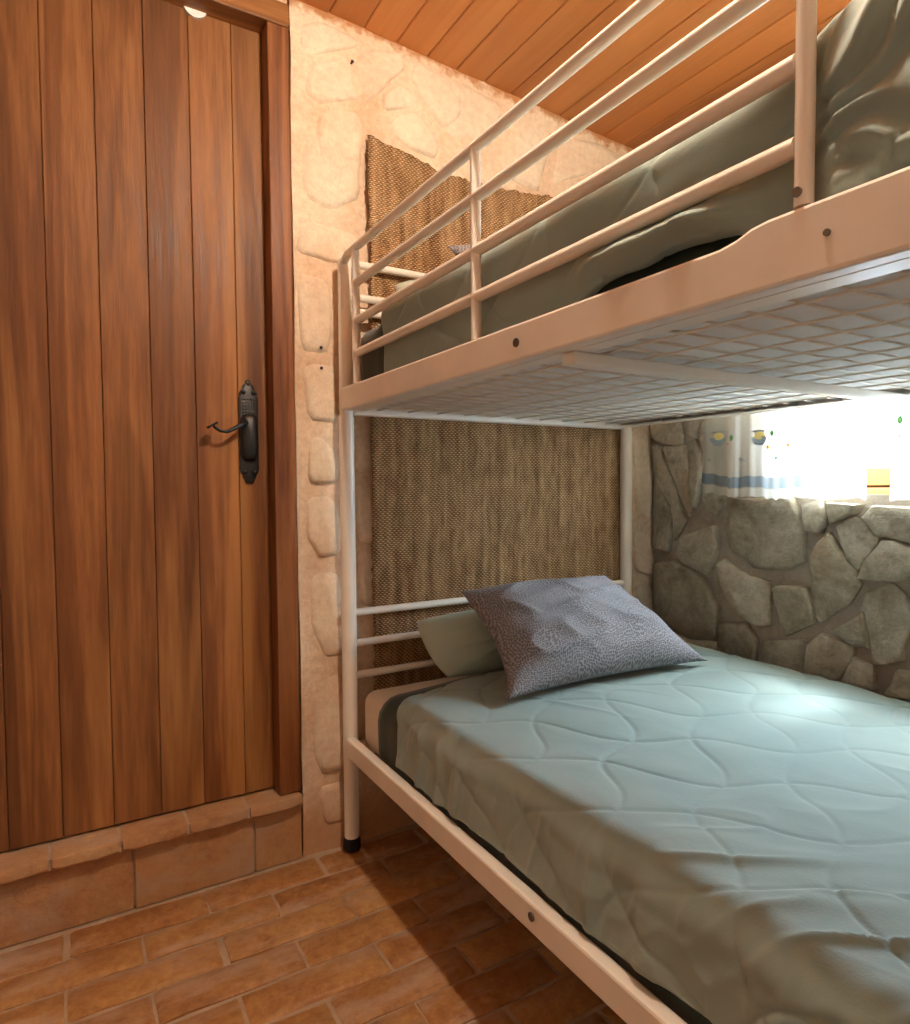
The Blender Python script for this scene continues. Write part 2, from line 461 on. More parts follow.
# ================================================================= STRUCTURE
# ---- floor: running-bond terracotta bricks in grout
floor = tag(obj('floor', nbox(XL - .1, XS + .3, YF - .1, .26, -.08, -.007), M['grout']), 'terracotta brick floor laid in running bond', 'floor', kind='structure')
brick_meshes = []
for k in range(7):
    rnd = random.Random(100 + k)
    bm = bmesh.new()
    L, Wd = .286, .092
    nx, ny = 8, 3
    def bz(u, v):
        e = min(1 - abs(u), 1 - abs(v) * 1.0)
        return rnd.uniform(-.0013, .0013) - (.0045 if e <= 0 else 0)
    us = [-1, -.93, -.6, -.2, .2, .6, .93, 1]; vs_ = [-1, -.82, 0, .82, 1]
    G = [[bm.verts.new((u * L / 2 * (1 + rnd.uniform(-.011, .008)), v * Wd / 2 * (1 + rnd.uniform(-.065, .04)), bz(u, v))) for v in vs_] for u in us]
    for i in range(len(us) - 1):
        for j in range(len(vs_) - 1): bm.faces.new((G[i][j], G[i + 1][j], G[i + 1][j + 1], G[i][j + 1]))
    rim = [G[i][0] for i in range(len(us))] + [G[-1][j] for j in range(1, len(vs_))] + [G[i][-1] for i in range(len(us) - 2, -1, -1)] + [G[0][j] for j in range(len(vs_) - 2, 0, -1)]
    low = [bm.verts.new((v.co.x * 1.005, v.co.y * 1.01, -.02)) for v in rim]
    for i in range(len(rim)): bm.faces.new((rim[i], low[i], low[(i + 1) % len(rim)], rim[(i + 1) % len(rim)]))
    bmesh.ops.recalc_face_normals(bm, faces=bm.faces)
    me = bpy.data.meshes.new('brick'); bm.to_mesh(me); bm.free(); me.materials.append(M['brick'])
    me.polygons.foreach_set('use_smooth', [True] * len(me.polygons)); me.set_sharp_from_angle(angle=math.radians(50))
    brick_meshes.append(me)
rnd = random.Random(5)
row = 0; y = -.022
while y - .1 > YF - .05:
    yc = y - .0485
    x = -.095 - .295 * 7 + (.147 if row % 2 else 0) + .1475
    while x < XS + .1:
        if x - .147 > XL - .2:
            o = link(bpy.data.objects.new('brick', rnd.choice(brick_meshes)))
            o.location = (x + rnd.uniform(-.004, .004), yc + rnd.uniform(-.002, .002), rnd.uniform(-.0025, .001))
            o.rotation_euler = (rnd.uniform(-.012, .012), rnd.uniform(-.006, .006), rnd.uniform(-.008, .008) + (PI if rnd.random() < .5 else 0))
            o.parent = floor
        x += .295
    y -= .0985; row += 1

# ---- door wall (far wall) of lumpy lime plaster with half-buried stones
def wall_h(x, z): return fbm(x * 2.3 + 5, z * 2.3 + 1, 3) * .006 + .0045 * vnoise(x * 9 + 2, z * 7)
dxl, dxr, dz = -1.075, -.131, 2.262
def wall_patch(x0, x1, z0, z1, step=.022):
    nx = max(2, int((x1 - x0) / step) + 1); nz = max(2, int((z1 - z0) / step) + 1)
    X, Z = np.meshgrid(np.linspace(x0, x1, nx), np.linspace(z0, z1, nz), indexing='ij')
    return np.stack([X, -wall_h(X, Z) - .0, Z], -1)
bmw = bmesh.new()
for a in ((XL - .1, dxl - .006, -.05, 2.45), (dxl, dxr, dz, 2.45), (dxr + .0065, XS + .15, -.05, 2.45)):
    P = wall_patch(*a); me = grid_mesh('t', P); bmw.from_mesh(me); bpy.data.meshes.remove(me)
# thickness behind the plaster face
for a in ((XL - .1, dxl), (dxr, XS + .15)):
    box(bmw, a[0], a[1], .03, .22, -.05, 2.45)
box(bmw, dxl, dxr, .03, .22, dz + .0, 2.45)
box(bmw, XL - .1, XS + .15, .22, .26, -.05, 2.45)  # added slab, unseen behind the door, blocks sky light leaking in under it
wall_back = tag(obj('wall_back', bmw, M['plaster'], smooth=True, angle=40), 'cream lime-plastered wall with half-buried stones around the wooden door', 'wall', kind='structure')
def place_back(u, v, d): return Vector((u, -wall_h(np.float64(u), np.float64(v)) - d, v))
def px_poly(pts, x0, y0, s, axis, val):
    out = []
    for c in pts:
        w = at(x0 + c[0] / s, y0 + c[1] / s, axis, val)
        out.append((w.x, w.z) if axis == 1 else (w.y, w.z))
    return out
back_polys = []
for pts in ([(60, 130), (180, 120), (330, 200), (430, 265), (340, 282), (110, 325), (50, 260)],
            [(90, 350), (200, 330), (345, 300), (330, 370), (375, 520), (400, 570), (260, 590), (150, 590), (90, 540)],
            [(160, 640), (260, 610), (390, 640), (420, 760), (410, 900), (390, 1010), (200, 1020), (140, 860)],
            [(380, 310), (480, 275), (640, 300), (650, 400), (590, 450), (500, 540), (430, 590), (400, 520), (365, 390)],
            [(515, 560), (600, 470), (690, 500), (715, 590), (620, 630), (530, 640)],
            [(690, 330), (890, 420), (1000, 470), (960, 700), (870, 740), (750, 590), (680, 420)],
            [(540, 740), (610, 650), (730, 630), (850, 810), (830, 910), (660, 840)]):
    back_polys.append(px_poly(pts, 290, 0, 5.69, 1, 0))
for pts in ([(500, 220), (640, 300), (600, 420), (560, 400), (480, 390), (440, 300)],
            [(620, 440), (700, 350), (790, 370), (740, 520), (735, 550), (650, 510)],
            [(800, 380), (900, 400), (980, 440), (960, 500), (850, 500), (770, 530)],
            [(60, 380), (170, 350), (225, 420), (235, 560), (150, 600), (70, 560)],
            [(50, 610), (160, 640), (230, 670), (225, 760), (120, 740), (45, 720)],
            [(45, 770), (140, 790), (150, 960), (130, 1010), (60, 1000)]):
    back_polys.append(px_poly(pts, 280, 0, 2.844, 1, 0))
for pts in ([(60, 815), (105, 800), (150, 860), (160, 960), (120, 975), (60, 965)], [(40, 590), (90, 575), (150, 590), (160, 780), (60, 770)]):
    back_polys.append(px_poly(pts, 290, 180, 3.2, 1, 0))
for pts in ([(55, 40), (150, 30), (175, 150), (165, 240), (100, 250), (50, 180)], [(60, 290), (150, 270), (185, 420), (180, 560), (110, 570), (70, 480)],
            [(75, 600), (170, 590), (190, 760), (180, 925), (100, 945), (75, 890)], [(85, 975), (180, 960), (200, 1080), (110, 1110)]):
    back_polys.append(px_poly(pts, 290, 480, 3.2, 1, 0))
for pts in ([(356, 425), (372, 420), (372, 470), (357, 475)], [(357, 482), (374, 480), (374, 545), (358, 540)], [(358, 550), (376, 552), (375, 610), (359, 605)],
            [(633, 430), (652, 428), (652, 520), (636, 512)], [(634, 524), (653, 530), (654, 578), (634, 570)], [(636, 585), (655, 586), (655, 625), (636, 620)]):
    back_polys.append(px_poly(pts, 0, 0, 1, 1, 0))
for i, p in enumerate(back_polys):
    obj('stone', stone_bm(p, place_back, .009, 300 + i, rough=.002, base=-.002, cut=.15, tilt=.45, dome=True), M['wall_stone'], wall_back, smooth=True)
for p, poly in cells(XL, -1.1, .1, 2.2, .27, 41, .05):
    obj('stone', stone_bm(poly, place_back, .009, int(p[0] * 999) + 77, rough=.002, base=-.002, cut=.15, tilt=.45, dome=True), M['wall_stone'], wall_back, smooth=True)

# ---- stone wall (right) with window opening
WY0, WY1, WZ0, WZ1 = -1.27, -.535, .980, 1.78
bms = bmesh.new()
for (y0, y1, z0, z1) in ((YF - .1, WY0, -.05, 2.45), (WY1, .2, -.05, 2.45), (WY0, WY1, -.05, WZ0), (WY0, WY1, WZ1, 2.45)):
    box(bms, XS, XS + .3, y0, y1, z0, z1)
wall_right = tag(obj('wall_right', bms, M['mortar']), 'rubble stone wall of angular flat field stones behind the bunk bed', 'wall', kind='structure')
def place_right(u, v, d): return Vector((XS - d - .004 * mnoise.noise(Vector((u * 5, v * 5, 0))), u, v))
SX = XS - .02
rp = []
for pts in ([(75, 75), (250, 60), (268, 215), (240, 232), (150, 212), (75, 178)],
            [(268, 65), (390, 50), (345, 165), (280, 148)],
            [(405, 80), (500, 50), (480, 240), (400, 265), (385, 150)],
            [(78, 445), (185, 650), (180, 920), (78, 890)],
            [(80, 225), (135, 250), (205, 440), (235, 600), (285, 720), (210, 850), (200, 650), (80, 425)],
            [(165, 250), (270, 235), (300, 330), (325, 580), (300, 690), (255, 560), (215, 420)],
            [(290, 222), (350, 195), (400, 380), (372, 560), (345, 640), (330, 500), (315, 360)],
            [(410, 290), (440, 270), (560, 560), (480, 690), (420, 640), (395, 560), (405, 420)]):
    rp.append((px_poly(pts, 640, 410, 6.5, 0, SX), .022))
for pts in ([(385, 465), (555, 462), (592, 560), (588, 650), (540, 668), (450, 665), (378, 605), (372, 520)],
            [(235, 575), (330, 545), (340, 600), (312, 685), (240, 655), (222, 620)],
            [(160, 655), (215, 645), (295, 702), (338, 780), (335, 868), (255, 860), (162, 815)],
            [(338, 655), (362, 645), (420, 692), (492, 712), (488, 828), (460, 838), (400, 790), (348, 720)],
            [(512, 722), (598, 727), (618, 828), (537, 863), (517, 800)],
            [(640, 590), (668, 568), (742, 680), (758, 716), (720, 765), (642, 822), (628, 800), (618, 640)],
            [(683, 545), (742, 522), (800, 570), (810, 590), (750, 674), (722, 640)],
            [(822, 595), (860, 588), (930, 628), (960, 680), (860, 702), (762, 698), (782, 650)],
            [(772, 745), (850, 718), (888, 760), (908, 800), (888, 930), (832, 950), (797, 948), (782, 850), (757, 790)],
            [(355, 832), (420, 832), (450, 882), (448, 960), (400, 950), (350, 900)],
            [(480, 885), (598, 882), (600, 990), (480, 975)],
            [(612, 890), (642, 862), (738, 902), (725, 962), (690, 990), (607, 980)],
            [(742, 932), (790, 962), (800, 1020), (715, 1000)],
            [(862, 972), (960, 988), (970, 1060), (835, 1040)],
            [(592, 484), (640, 474), (660, 520), (640, 560), (612, 552), (597, 510)],
            [(665, 478), (760, 482), (735, 508), (672, 538)],
            [(772, 520), (800, 486), (930, 490), (960, 560), (930, 600), (850, 572), (812, 572)],
            [(920, 715), (990, 705), (1010, 830), (950, 900), (915, 850), (925, 780)],
            [(690, 850), (770, 800), (780, 900), (750, 890)],
            [(165, 840), (250, 880), (340, 890), (330, 960), (170, 950)]):
    rp.append((px_poly(pts, 600, 340, 2.926, 0, SX), .030))
traced = [p for p, _ in rp]
def grow(p, d=.007):
    cx = sum(a[0] for a in p) / len(p); cy = sum(a[1] for a in p) / len(p)
    return [(a[0] + (a[0] - cx) / math.hypot(a[0] - cx, a[1] - cy) * d, a[1] + (a[1] - cy) / math.hypot(a[0] - cx, a[1] - cy) * d) for a in p]
for i, (p, t) in enumerate(rp):
    p = grow(p)
    obj('stone', stone_bm(p, place_right, t * random.Random(i).uniform(.55, 1.0), 500 + i, soft=.09, rough=.015, cut=.06, tilt=.5), M['stone'], wall_right, smooth=True, angle=60)
def inside_any(pt):
    return -.99 < pt[0] < 0 and .38 < pt[1] < 1.26
for p, poly in cells(YF, 0, .02, 2.26, .20, 17, .028):
    if inside_any(p): continue
    poly2 = poly
    if p[0] > -1.0 and p[0] < 0:                     # keep clear of the traced stones
        poly2 = clip(poly, 0, 1, .375) if p[1] < .38 else clip(poly, 0, -1, -1.27)
    cu, cv = p
    if WY0 - .02 < cu < WY1 + .02 and WZ0 - .02 < cv < WZ1 + .02: continue
    if WZ0 < cv < WZ1:
        poly2 = clip(poly2, 1, 0, WY0 - .01) if cu < WY0 else clip(poly2, -1, 0, -(WY1 + .01))
    elif WY0 < cu < WY1:
        poly2 = clip(poly2, 0, 1, WZ0 - .01) if cv < WZ0 else clip(poly2, 0, -1, -(WZ1 + .01))
    if len(poly2) < 3: continue
    ar = abs(sum(a[0] * b[1] - b[0] * a[1] for a, b in zip(poly2, poly2[1:] + poly2[:1]))) / 2
    if ar < .004: continue
    obj('stone', stone_bm(poly2, place_right, .022, int(abs(p[0] * 7919 + p[1] * 104729)), soft=.09, rough=.015, cut=.06, tilt=.5), M['stone'], wall_right, smooth=True, angle=60)

# ---- remaining walls (outside the frame)
tag(obj('wall_left', nbox(XL - .12, XL, YF - .1, .2, -.05, 2.55), M['backwall']), 'plain cream plaster wall on the left of the room', 'wall', kind='structure')
tag(obj('wall_front', nbox(XL - .1, XS + .3, YF - .12, YF, -.05, 2.55), M['backwall']), 'plain cream plaster wall behind the viewer', 'wall', kind='structure')

# ---- ceiling: varnished pine boards, tongue and groove
bm = bmesh.new()
for v in box(bm, XL - .1, XS + .3, YF - .1, .2, 0, .06).verts: v.co.z += ceil_z(v.co.x) + .022
ceiling = tag(obj('ceiling', bm, M['pine']), 'orange varnished pine board ceiling with v-grooves', 'ceiling', kind='structure')
pw = .1003
bm = nbox(-pw / 2 + .0009, pw / 2 - .0009, YF, .02, 0, .02, bev=.0028, seg=1)
plank_me = bpy.data.meshes.new('plank'); bm.to_mesh(plank_me); bm.free(); plank_me.materials.append(M['pine'])
k = -19
rnd = random.Random(12)
while True:
    xc = -.016 + (k + .5) * pw
    if xc > XS + .05: break
    o = link(bpy.data.objects.new('plank', plank_me)); o.parent = ceiling
    o.location = (xc, 0, ceil_z(xc) + rnd.uniform(0, .0012)); o.rotation_euler = (0, math.atan(.058), 0)
    k += 1

# ---- door: seven vertical boards, iron handle
door = thing('door_1', 'stained vertical-board wooden door with black iron handle', 'door', (-.6, DY, .18), kind='structure')
seams = [-1.0, -.897, -.793, -.687, -.580, -.473, -.370, -.266, -.186]
for a, b in zip(seams, seams[1:]):
    bm = nbox(a + .0006, b - .0006, DY, DY + .03, .188, 2.215, bev=.0016, seg=1)
    obj('plank', bm, M['door'], door)
obj('back_panel', nbox(-1.0, -.19, DY + .031, DY + .045, .19, 2.21), M['frame_wood'], door)
# backplate: narrow plate with moulded, tapering ends
def plate_outline():
    half = [(0, .1375), (.005, .1365), (.0075, .132), (.006, .1275), (.012, .124), (.015, .118), (.014, .114), (.020, .109), (.0245, .102), (.0215, .096), (.025, .092), (.025, -.090),
            (.0265, -.094), (.0235, -.099), (.024, -.105), (.018, -.114), (.0165, -.121), (.012, -.125), (.0115, -.132), (.007, -.1365), (0, -.1375)]
    return half + [(-x, z) for x, z in half[-2:0:-1]]
hx, hz = -.240, 1.158
bm = bmesh.new()
ol = plate_outline()
r0 = [bm.verts.new((hx + x, DY - .0005, hz + z)) for x, z in ol]
r1 = [bm.verts.new((hx + x, DY - .004, hz + z)) for x, z in ol]
r2 = [bm.verts.new((hx + x * .82, DY - .006, hz + z * .975)) for x, z in ol]
n = len(ol)
for a, b in ((r0, r1), (r1, r2)):
    for k in range(n): bm.faces.new((a[k], a[(k + 1) % n], b[(k + 1) % n], b[k]))
bm.faces.new(r2); bm.faces.new(r0[::-1])
handle = obj('handle', bm, M['black_iron'], door, smooth=True, angle=30); handle['label'] = 'black wrought-iron handle plate with curled lever'
bm = bmesh.new()
for zz in (.104, -.106):                                   # relief bosses on the ends
    for xx in (-.013, .013):
        bmesh.ops.create_uvsphere(bm, u_segments=10, v_segments=6, radius=.006, matrix=Matrix.Translation((hx + xx, DY - .006, hz + zz)))
    bmesh.ops.create_uvsphere(bm, u_segments=10, v_segments=6, radius=.0045, matrix=Matrix.Translation((hx, DY - .006, hz + zz * 1.22)))
for i in range(5):
    for j in range(5):
        bmesh.ops.create_icosphere(bm, subdivisions=1, radius=.003, matrix=Matrix.Translation((hx - .014 + i * .007, DY - .0055, hz + .052 + j * .0085)))
obj('plate_ornament', bm, M['black_iron'], handle, smooth=True)
# domed lever rose: a long boss standing off the plate
bm = bmesh.new()
rose = []
for t in np.linspace(0, 1, 9):
    w = .0225 * math.sqrt(max(0.0, 1 - t ** 2.6)) + .0005; yy = DY - .005 - .024 * t
    rose.append([bm.verts.new((hx + math.copysign(abs(math.cos(a)) ** .55, math.cos(a)) * w, yy, hz - .014 + math.copysign(abs(math.sin(a)) ** .45, math.sin(a)) * (.062 * (w / .023) ** .55))) for a in np.linspace(0, 2 * PI, 28, endpoint=False)])
for a, b in zip(rose, rose[1:]):
    for k in range(28): bm.faces.new((a[k], a[(k + 1) % 28], b[(k + 1) % 28], b[k]))
bm.faces.new(rose[-1])
obj('lever_rose', bm, M['black_iron'], handle, smooth=True, angle=50)
lv = [(hx - .010, DY - .024, hz + .024), (hx - .030, DY - .034, hz + .014), (hx - .048, DY - .040, hz + .003), (hx - .066, DY - .043, hz - .004), (hx - .082, DY - .045, hz - .002), (hx - .094, DY - .046, hz + .006), (hx - .100, DY - .046, hz + .013)]
obj('lever', ntube(lv, [.007, .0062, .005, .0042, .0038, .0036, .0036], 10), M['black_iron'], handle, smooth=True)
bm = ntube([(hx - .0985, DY - .046, hz + .0090), (hx - .1012, DY - .046, hz + .0136)], .0155, 16)
for v in bm.verts: v.co.x += (v.co.x - (hx - .101)) * .0
obj('lever_end', bm, M['black_iron'], handle, smooth=True, angle=40)

# ---- door frame
trim = thing('trim_1', 'dark stained wooden frame around the plank door', 'door frame', (-.6, 0, .18), kind='structure')
obj('jamb', nbox(-.188, -.131, -.012, .10, .185, 2.262, bev=.003), M['frame_wood'], trim)
obj('jamb', nbox(-1.075, -1.0, -.012, .10, .185, 2.262, bev=.003), M['frame_wood'], trim)
obj('lintel', nbox(-1.075, -.131, -.018, .10, 2.203, 2.262, bev=.003), M['lintel_wood'], trim)
stop = obj('cushion_pad', ntube([(-.352, DY - .0005, 2.214), (-.352, DY - .008, 2.214)], .029, 24), M['white_plastic'], door, smooth=True, angle=40)
stop['label'] = 'small white round pad under the lintel'
# thin dark crack of shrunken mortar beside the jamb stays as the wall edge

# ---- raised brick threshold
thr = thing('trim_2', 'raised terracotta threshold step with rounded nosing under the door', 'threshold', (-.6, 0, 0), kind='structure')
obj('step_core', nbox(-1.073, -.131, -.002, .10, 0, .150), M['grout'], thr)
obj('step_bed', nbox(-1.073, -.133, -.026, .10, .1525, .1785), M['grout'], thr)
xs_ = [-1.072, -1.005, -.857, -.713, -.571, -.421, -.275, -.132]
for i, (a, b) in enumerate(zip(xs_, xs_[1:])):
    rnd = random.Random(60 + i); bm = bmesh.new()
    nseg = 7; prof = [(.10, .155), (.10, .1815), (-.031, .1825), (-.0345, .1815), (-.036, .178), (-.036, .158), (-.033, .153), (-.02, .151)]
    rings = []
    for t in np.linspace(0, 1, nseg):
        x = a + .004 + (b - a - .008) * t
        e = abs(2 * t - 1) ** 5
        sag = rnd.uniform(-.001, .001)
        rings.append([bm.verts.new((x, py + e * (.004 if py < 0 else 0) + (sag if py < 0 else 0), pz - e * (.0012 if pz > .17 else -.003) + sag)) for py, pz in prof])
    for r0, r1 in zip(rings, rings[1:]):
        for k in range(len(prof)): bm.faces.new((r0[k], r0[(k + 1) % len(prof)], r1[(k + 1) % len(prof)], r1[k]))
    bm.faces.new(rings[0]); bm.faces.new(rings[-1][::-1])
    obj('tile', bm, M['riser'], thr, smooth=True, angle=28)
xs_ = [-1.13, -.84, -.543, -.257, -.128]
for i, (a, b) in enumerate(zip(xs_, xs_[1:])):
    obj('tile', nbox(max(a, -1.075) + .002, b - .002, -.006 - random.Random(i).uniform(0, .004), .02, -.005, .150, bev=.003), M['riser'], thr)

# ---- window
win = thing('window_1', 'small wooden-framed window glowing behind the curtains', 'window', (XS + .1, -.88, WZ0), kind='structure')
fx0, fx1 = XS + .075, XS + .125
def wbar(nm, y0, y1, z0, z1, x0=fx0, x1=fx1): return obj(nm, nbox(x0, x1, y0, y1, z0, z1, bev=.003), M['window_wood'], win)
wbar('frame_rail', WY0, WY1, WZ0, .999); wbar('frame_rail', WY0, WY1, WZ1 - .035, WZ1)
wbar('frame_stile', WY0, WY0 + .035, .999, WZ1 - .035); wbar('frame_stile', WY1 - .035, WY1, .999, WZ1 - .035)
ym = (WY0 + WY1) / 2
for (a, b) in ((WY0 + .037, ym - .002), (ym + .002, WY1 - .037)):
    sx0, sx1 = fx0 + .006, fx1 - .01
    wbar('sash_rail', a, b, 1.0055, 1.056, sx0, sx1); wbar('sash_rail', a, b, WZ1 - .09, WZ1 - .038, sx0, sx1)
    wbar('sash_stile', a, a + .042, 1.056, WZ1 - .09, sx0, sx1); wbar('sash_stile', b - .042, b, 1.056, WZ1 - .09, sx0, sx1)
    obj('gap_backing', nbox(fx1 - .009, fx1, a, b, .998, 1.012), M['frame_wood'], win)  # dark strip added behind the sash gap, blocks the sky so the gap reads dark
    obj('pane', nbox(XS + .098, XS + .102, a + .042, b - .042, 1.056, WZ1 - .09), M['glass'], win)
tag(obj('ground', nbox(XS + .5, XS + 14, -9, 7, -.6, -.5), M['earth']), 'pale ground outside the window', 'ground', kind='structure')
por = bpy.data.lights.new('window_portal', 'AREA'); por.shape = 'RECTANGLE'; por.size = WZ1 - WZ0; por.size_y = WY1 - WY0
por.cycles.is_portal = True
po = link(bpy.data.objects.new('window_portal', por)); po.location = (XS + .29, ym, (WZ0 + WZ1) / 2); po.rotation_euler = (0, PI / 2, 0)

# ================================================================= BUNK BED
bed = thing('bunk_bed', 'cream metal bunk bed with guard rails and wire mesh base', 'bunk bed', (BW / 2, (BY0 + BY1) / 2, 0))
MT = M['metal']
RO = -.0205                      # outer face of the long rails
HP = 1.628
posts = [(0, BY0), (BW, BY0), (0, BY1), (BW, BY1)]
for (px, py) in posts:
    # lower half a hair thicker: the upper bunk plugs into it
    bm = bmesh.new()
    tube(bm, [(px, py, .03), (px, py, 1.20)], .0205, 18)
    p = obj('post', bm, MT, bed, smooth=True, angle=40)
    obj('upper_post', ntube([(px, py, 1.2005), (px, py, HP - .012), (px, py, HP - .003), (px, py, HP)], [.0185, .0185, .015, .006], 18), MT, bed, smooth=True, angle=40)
    f = ntube([(px, py, .003), (px, py, .008), (px, py, .030), (px, py, .038)], [.021, .0245, .0235, .021], 18)
    obj('foot_cap', f, M['black_rubber'], p, smooth=True, angle=40)['label'] = 'black rubber foot cap'
def rail(nm, x0, x1, y0, y1, z0, z1, bev=.005): return obj(nm, nbox(x0, x1, y0, y1, z0, z1, bev=bev), MT, bed)
ye, yb = BY1 + .018, BY0 - .016
rail('side_rail', RO, RO + .026, ye, yb, .2735, .3257); rail('side_rail', BW - .006, BW + .0205, ye, yb, .2735, .3257)
prof = [(ye, 1.216), (yb, 1.216), (yb, 1.2765), (-1.240, 1.2765), (-1.262, 1.2800), (-1.280, 1.2865), (-1.300, 1.2890), (ye, 1.2890)]
bm = bmesh.new()
f = bm.faces.new([bm.verts.new((RO, a, b)) for a, b in prof])
for v in [g for g in bmesh.ops.extrude_face_region(bm, geom=[f])['geom'] if isinstance(g, bmesh.types.BMVert)]: v.co.x += .028
bmesh.ops.recalc_face_normals(bm, faces=bm.faces)
bmesh.ops.bevel(bm, geom=[e for e in bm.edges if abs(e.verts[0].co.x - e.verts[1].co.x) < 1e-6], offset=.0045, segments=2, affect='EDGES', profile=.5)
obj('side_rail', bm, MT, bed); rail('side_rail', BW - .006, BW + .0205, ye, yb, 1.216, 1.2765)
# inner flange under the upper front rail
rail('rail_flange', RO + .028, RO + .062, ye, yb, 1.2165, 1.2195, .001); rail('rail_flange', BW - .040, BW - .006, ye, yb, 1.2165, 1.2195, .001)
# end rails and head bars, both ends and both bunks
for yy in (BY0, BY1):
    rail('end_rail', .018, BW - .018, yy - .013, yy + .013, 1.207, 1.245); rail('end_rail', .018, BW - .018, yy - .013, yy + .013, .262, .300)
    for zz in (.664, .579, .489, 1.616, 1.527, 1.488):
        if zz == 1.488 and yy == BY1: continue
        obj('head_bar', ntube([(.016, yy, zz), (BW - .016, yy, zz)], .0105, 12), MT, bed, smooth=True, angle=40)
# guard rail, front
gx = RO + .011
GR = .0105
yv = [-.150, -.718, -1.3325]
top = [(gx * .4, BY0 - .004, 1.614), (gx, BY0 - .05, 1.6215)] + [(gx, t, 1.622) for t in np.linspace(-.15, yv[2], 8)]
obj('guard_rail', ntube(top, GR, 12), MT, bed, smooth=True, angle=40)
for zz in (1.533, 1.437, 1.3545):
    obj('guard_rail', ntube([(gx, yv[0], zz), (gx, yv[2] + .008, zz)], GR, 12), MT, bed, smooth=True, angle=40)
for i, yy in enumerate(yv):
    gp = obj('guard_post', ntube([(gx - .0005, yy, 1.2765 if i < 2 else 1.291), (gx - .0005, yy, 1.6225)], .0098 if i < 2 else .0094, 12), MT, bed, smooth=True, angle=40)
# guard rail, wall side
gb = BW + .009
for zz in (1.622, 1.437):
    obj('guard_rail', ntube([(gb, yv[0], zz), (gb, BY1 + .12, zz)], GR, 12), MT, bed, smooth=True, angle=40)
for yy in (yv[0], -1.0, BY1 + .12):
    obj('guard_post', ntube([(gb, yy, 1.2765), (gb, yy, 1.6225)], GR, 12), MT, bed, smooth=True, angle=40)
# cross bar at mid length, both bunks
for z0 in (1.196, .255):
    rail('cross_bar', RO + .028, BW - .006, -.965, -.935, z0, z0 + .020, .004)
# screws
def screw(y, z, r=.006):
    s = obj('screw', ntube([(RO + .001, y, z), (RO - .0025, y, z)], r, 12), M['steel'], bed, smooth=True, angle=40)
screw(-.856, 1.245, .0075); screw(-.893, .304, .0075); screw(-1.363, 1.2535, .0035)
obj('screw', ntube([(gx - .010, yv[2] + .001, 1.304), (gx - .0125, yv[2] + .001, 1.304)], .005, 12), M['steel'], bed, smooth=True, angle=40)
# wire mesh bases
lw = bpy.data.meshes.new('wire'); bm = ntube([(0, BY0 - .014, 0), (0, BY1 + .014, 0)], .0022, 6); bm.to_mesh(lw); bm.free(); lw.materials.append(MT)
cw = bpy.data.meshes.new('wire'); bm = ntube([(RO + .03, 0, 0), (BW - .008, 0, 0)], .0022, 6); bm.to_mesh(cw); bm.free(); cw.materials.append(MT)
for me in (lw, cw): me.polygons.foreach_set('use_smooth', [True] * len(me.polygons))
binv = Matrix.Translation(-bed.location)
for z0 in (1.222, .281):
    for k in range(11):
        o = link(bpy.data.objects.new('wire', lw)); o.parent = bed; o.matrix_parent_inverse = binv; o.location = (.087 - .0945 + .0945 * k + (.025 if k == 0 else 0), 0, z0)
    y = BY0 - .05
    while y > BY1 + .03:
        if abs(y + .95) > .02:
            o = link(bpy.data.objects.new('wire', cw)); o.parent = bed; o.matrix_parent_inverse = binv; o.location = (0, y, z0 + .0042)
        y -= .0585

# ================================================================= BEDDING
def section(x0, x1, zb, zt, r, n_side, n_c, n_top, lip=.022):
    """cross-section polyline from the lower front hem over the top to the lower back hem: arrays x, z, normal x, normal z, arc (0 at front top edge)"""
    pts = []
    pts += [(x0 + lip, zb + .004), (x0 + lip * .45, zb - .003), (x0 + .002, zb + .002)]
    for t in np.linspace(0, 1, n_side + 1)[1:]: pts.append((x0, zb + (zt - r - zb) * t))
    for t in np.linspace(0, PI / 2, n_c + 1)[1:]: pts.append((x0 + r - r * math.cos(t), zt - r + r * math.sin(t)))
    for t in np.linspace(0, 1, n_top + 1)[1:]: pts.append((x0 + r + (x1 - x0 - 2 * r) * t, zt))
    for t in np.linspace(0, PI / 2, n_c + 1)[1:]: pts.append((x1 - r + r * math.sin(t), zt - r + r * math.cos(t)))
    for t in np.linspace(0, 1, n_side + 1)[1:]: pts.append((x1, zt - r - (zt - r - zb) * t))
    pts += [(x1 - lip * .45, zb - .003), (x1 - lip, zb + .004)]
    p = np.array(pts); d = np.gradient(p, axis=0); d /= np.linalg.norm(d, axis=1)[:, None]
    nrm = np.stack([-d[:, 1], d[:, 0]], 1)
    arc = np.concatenate([[0], np.cumsum(np.linalg.norm(np.diff(p, axis=0), axis=1))])
    i0 = 3 + n_side + n_c // 2
    return p, nrm, arc - arc[i0] + (x0 + r * .4)

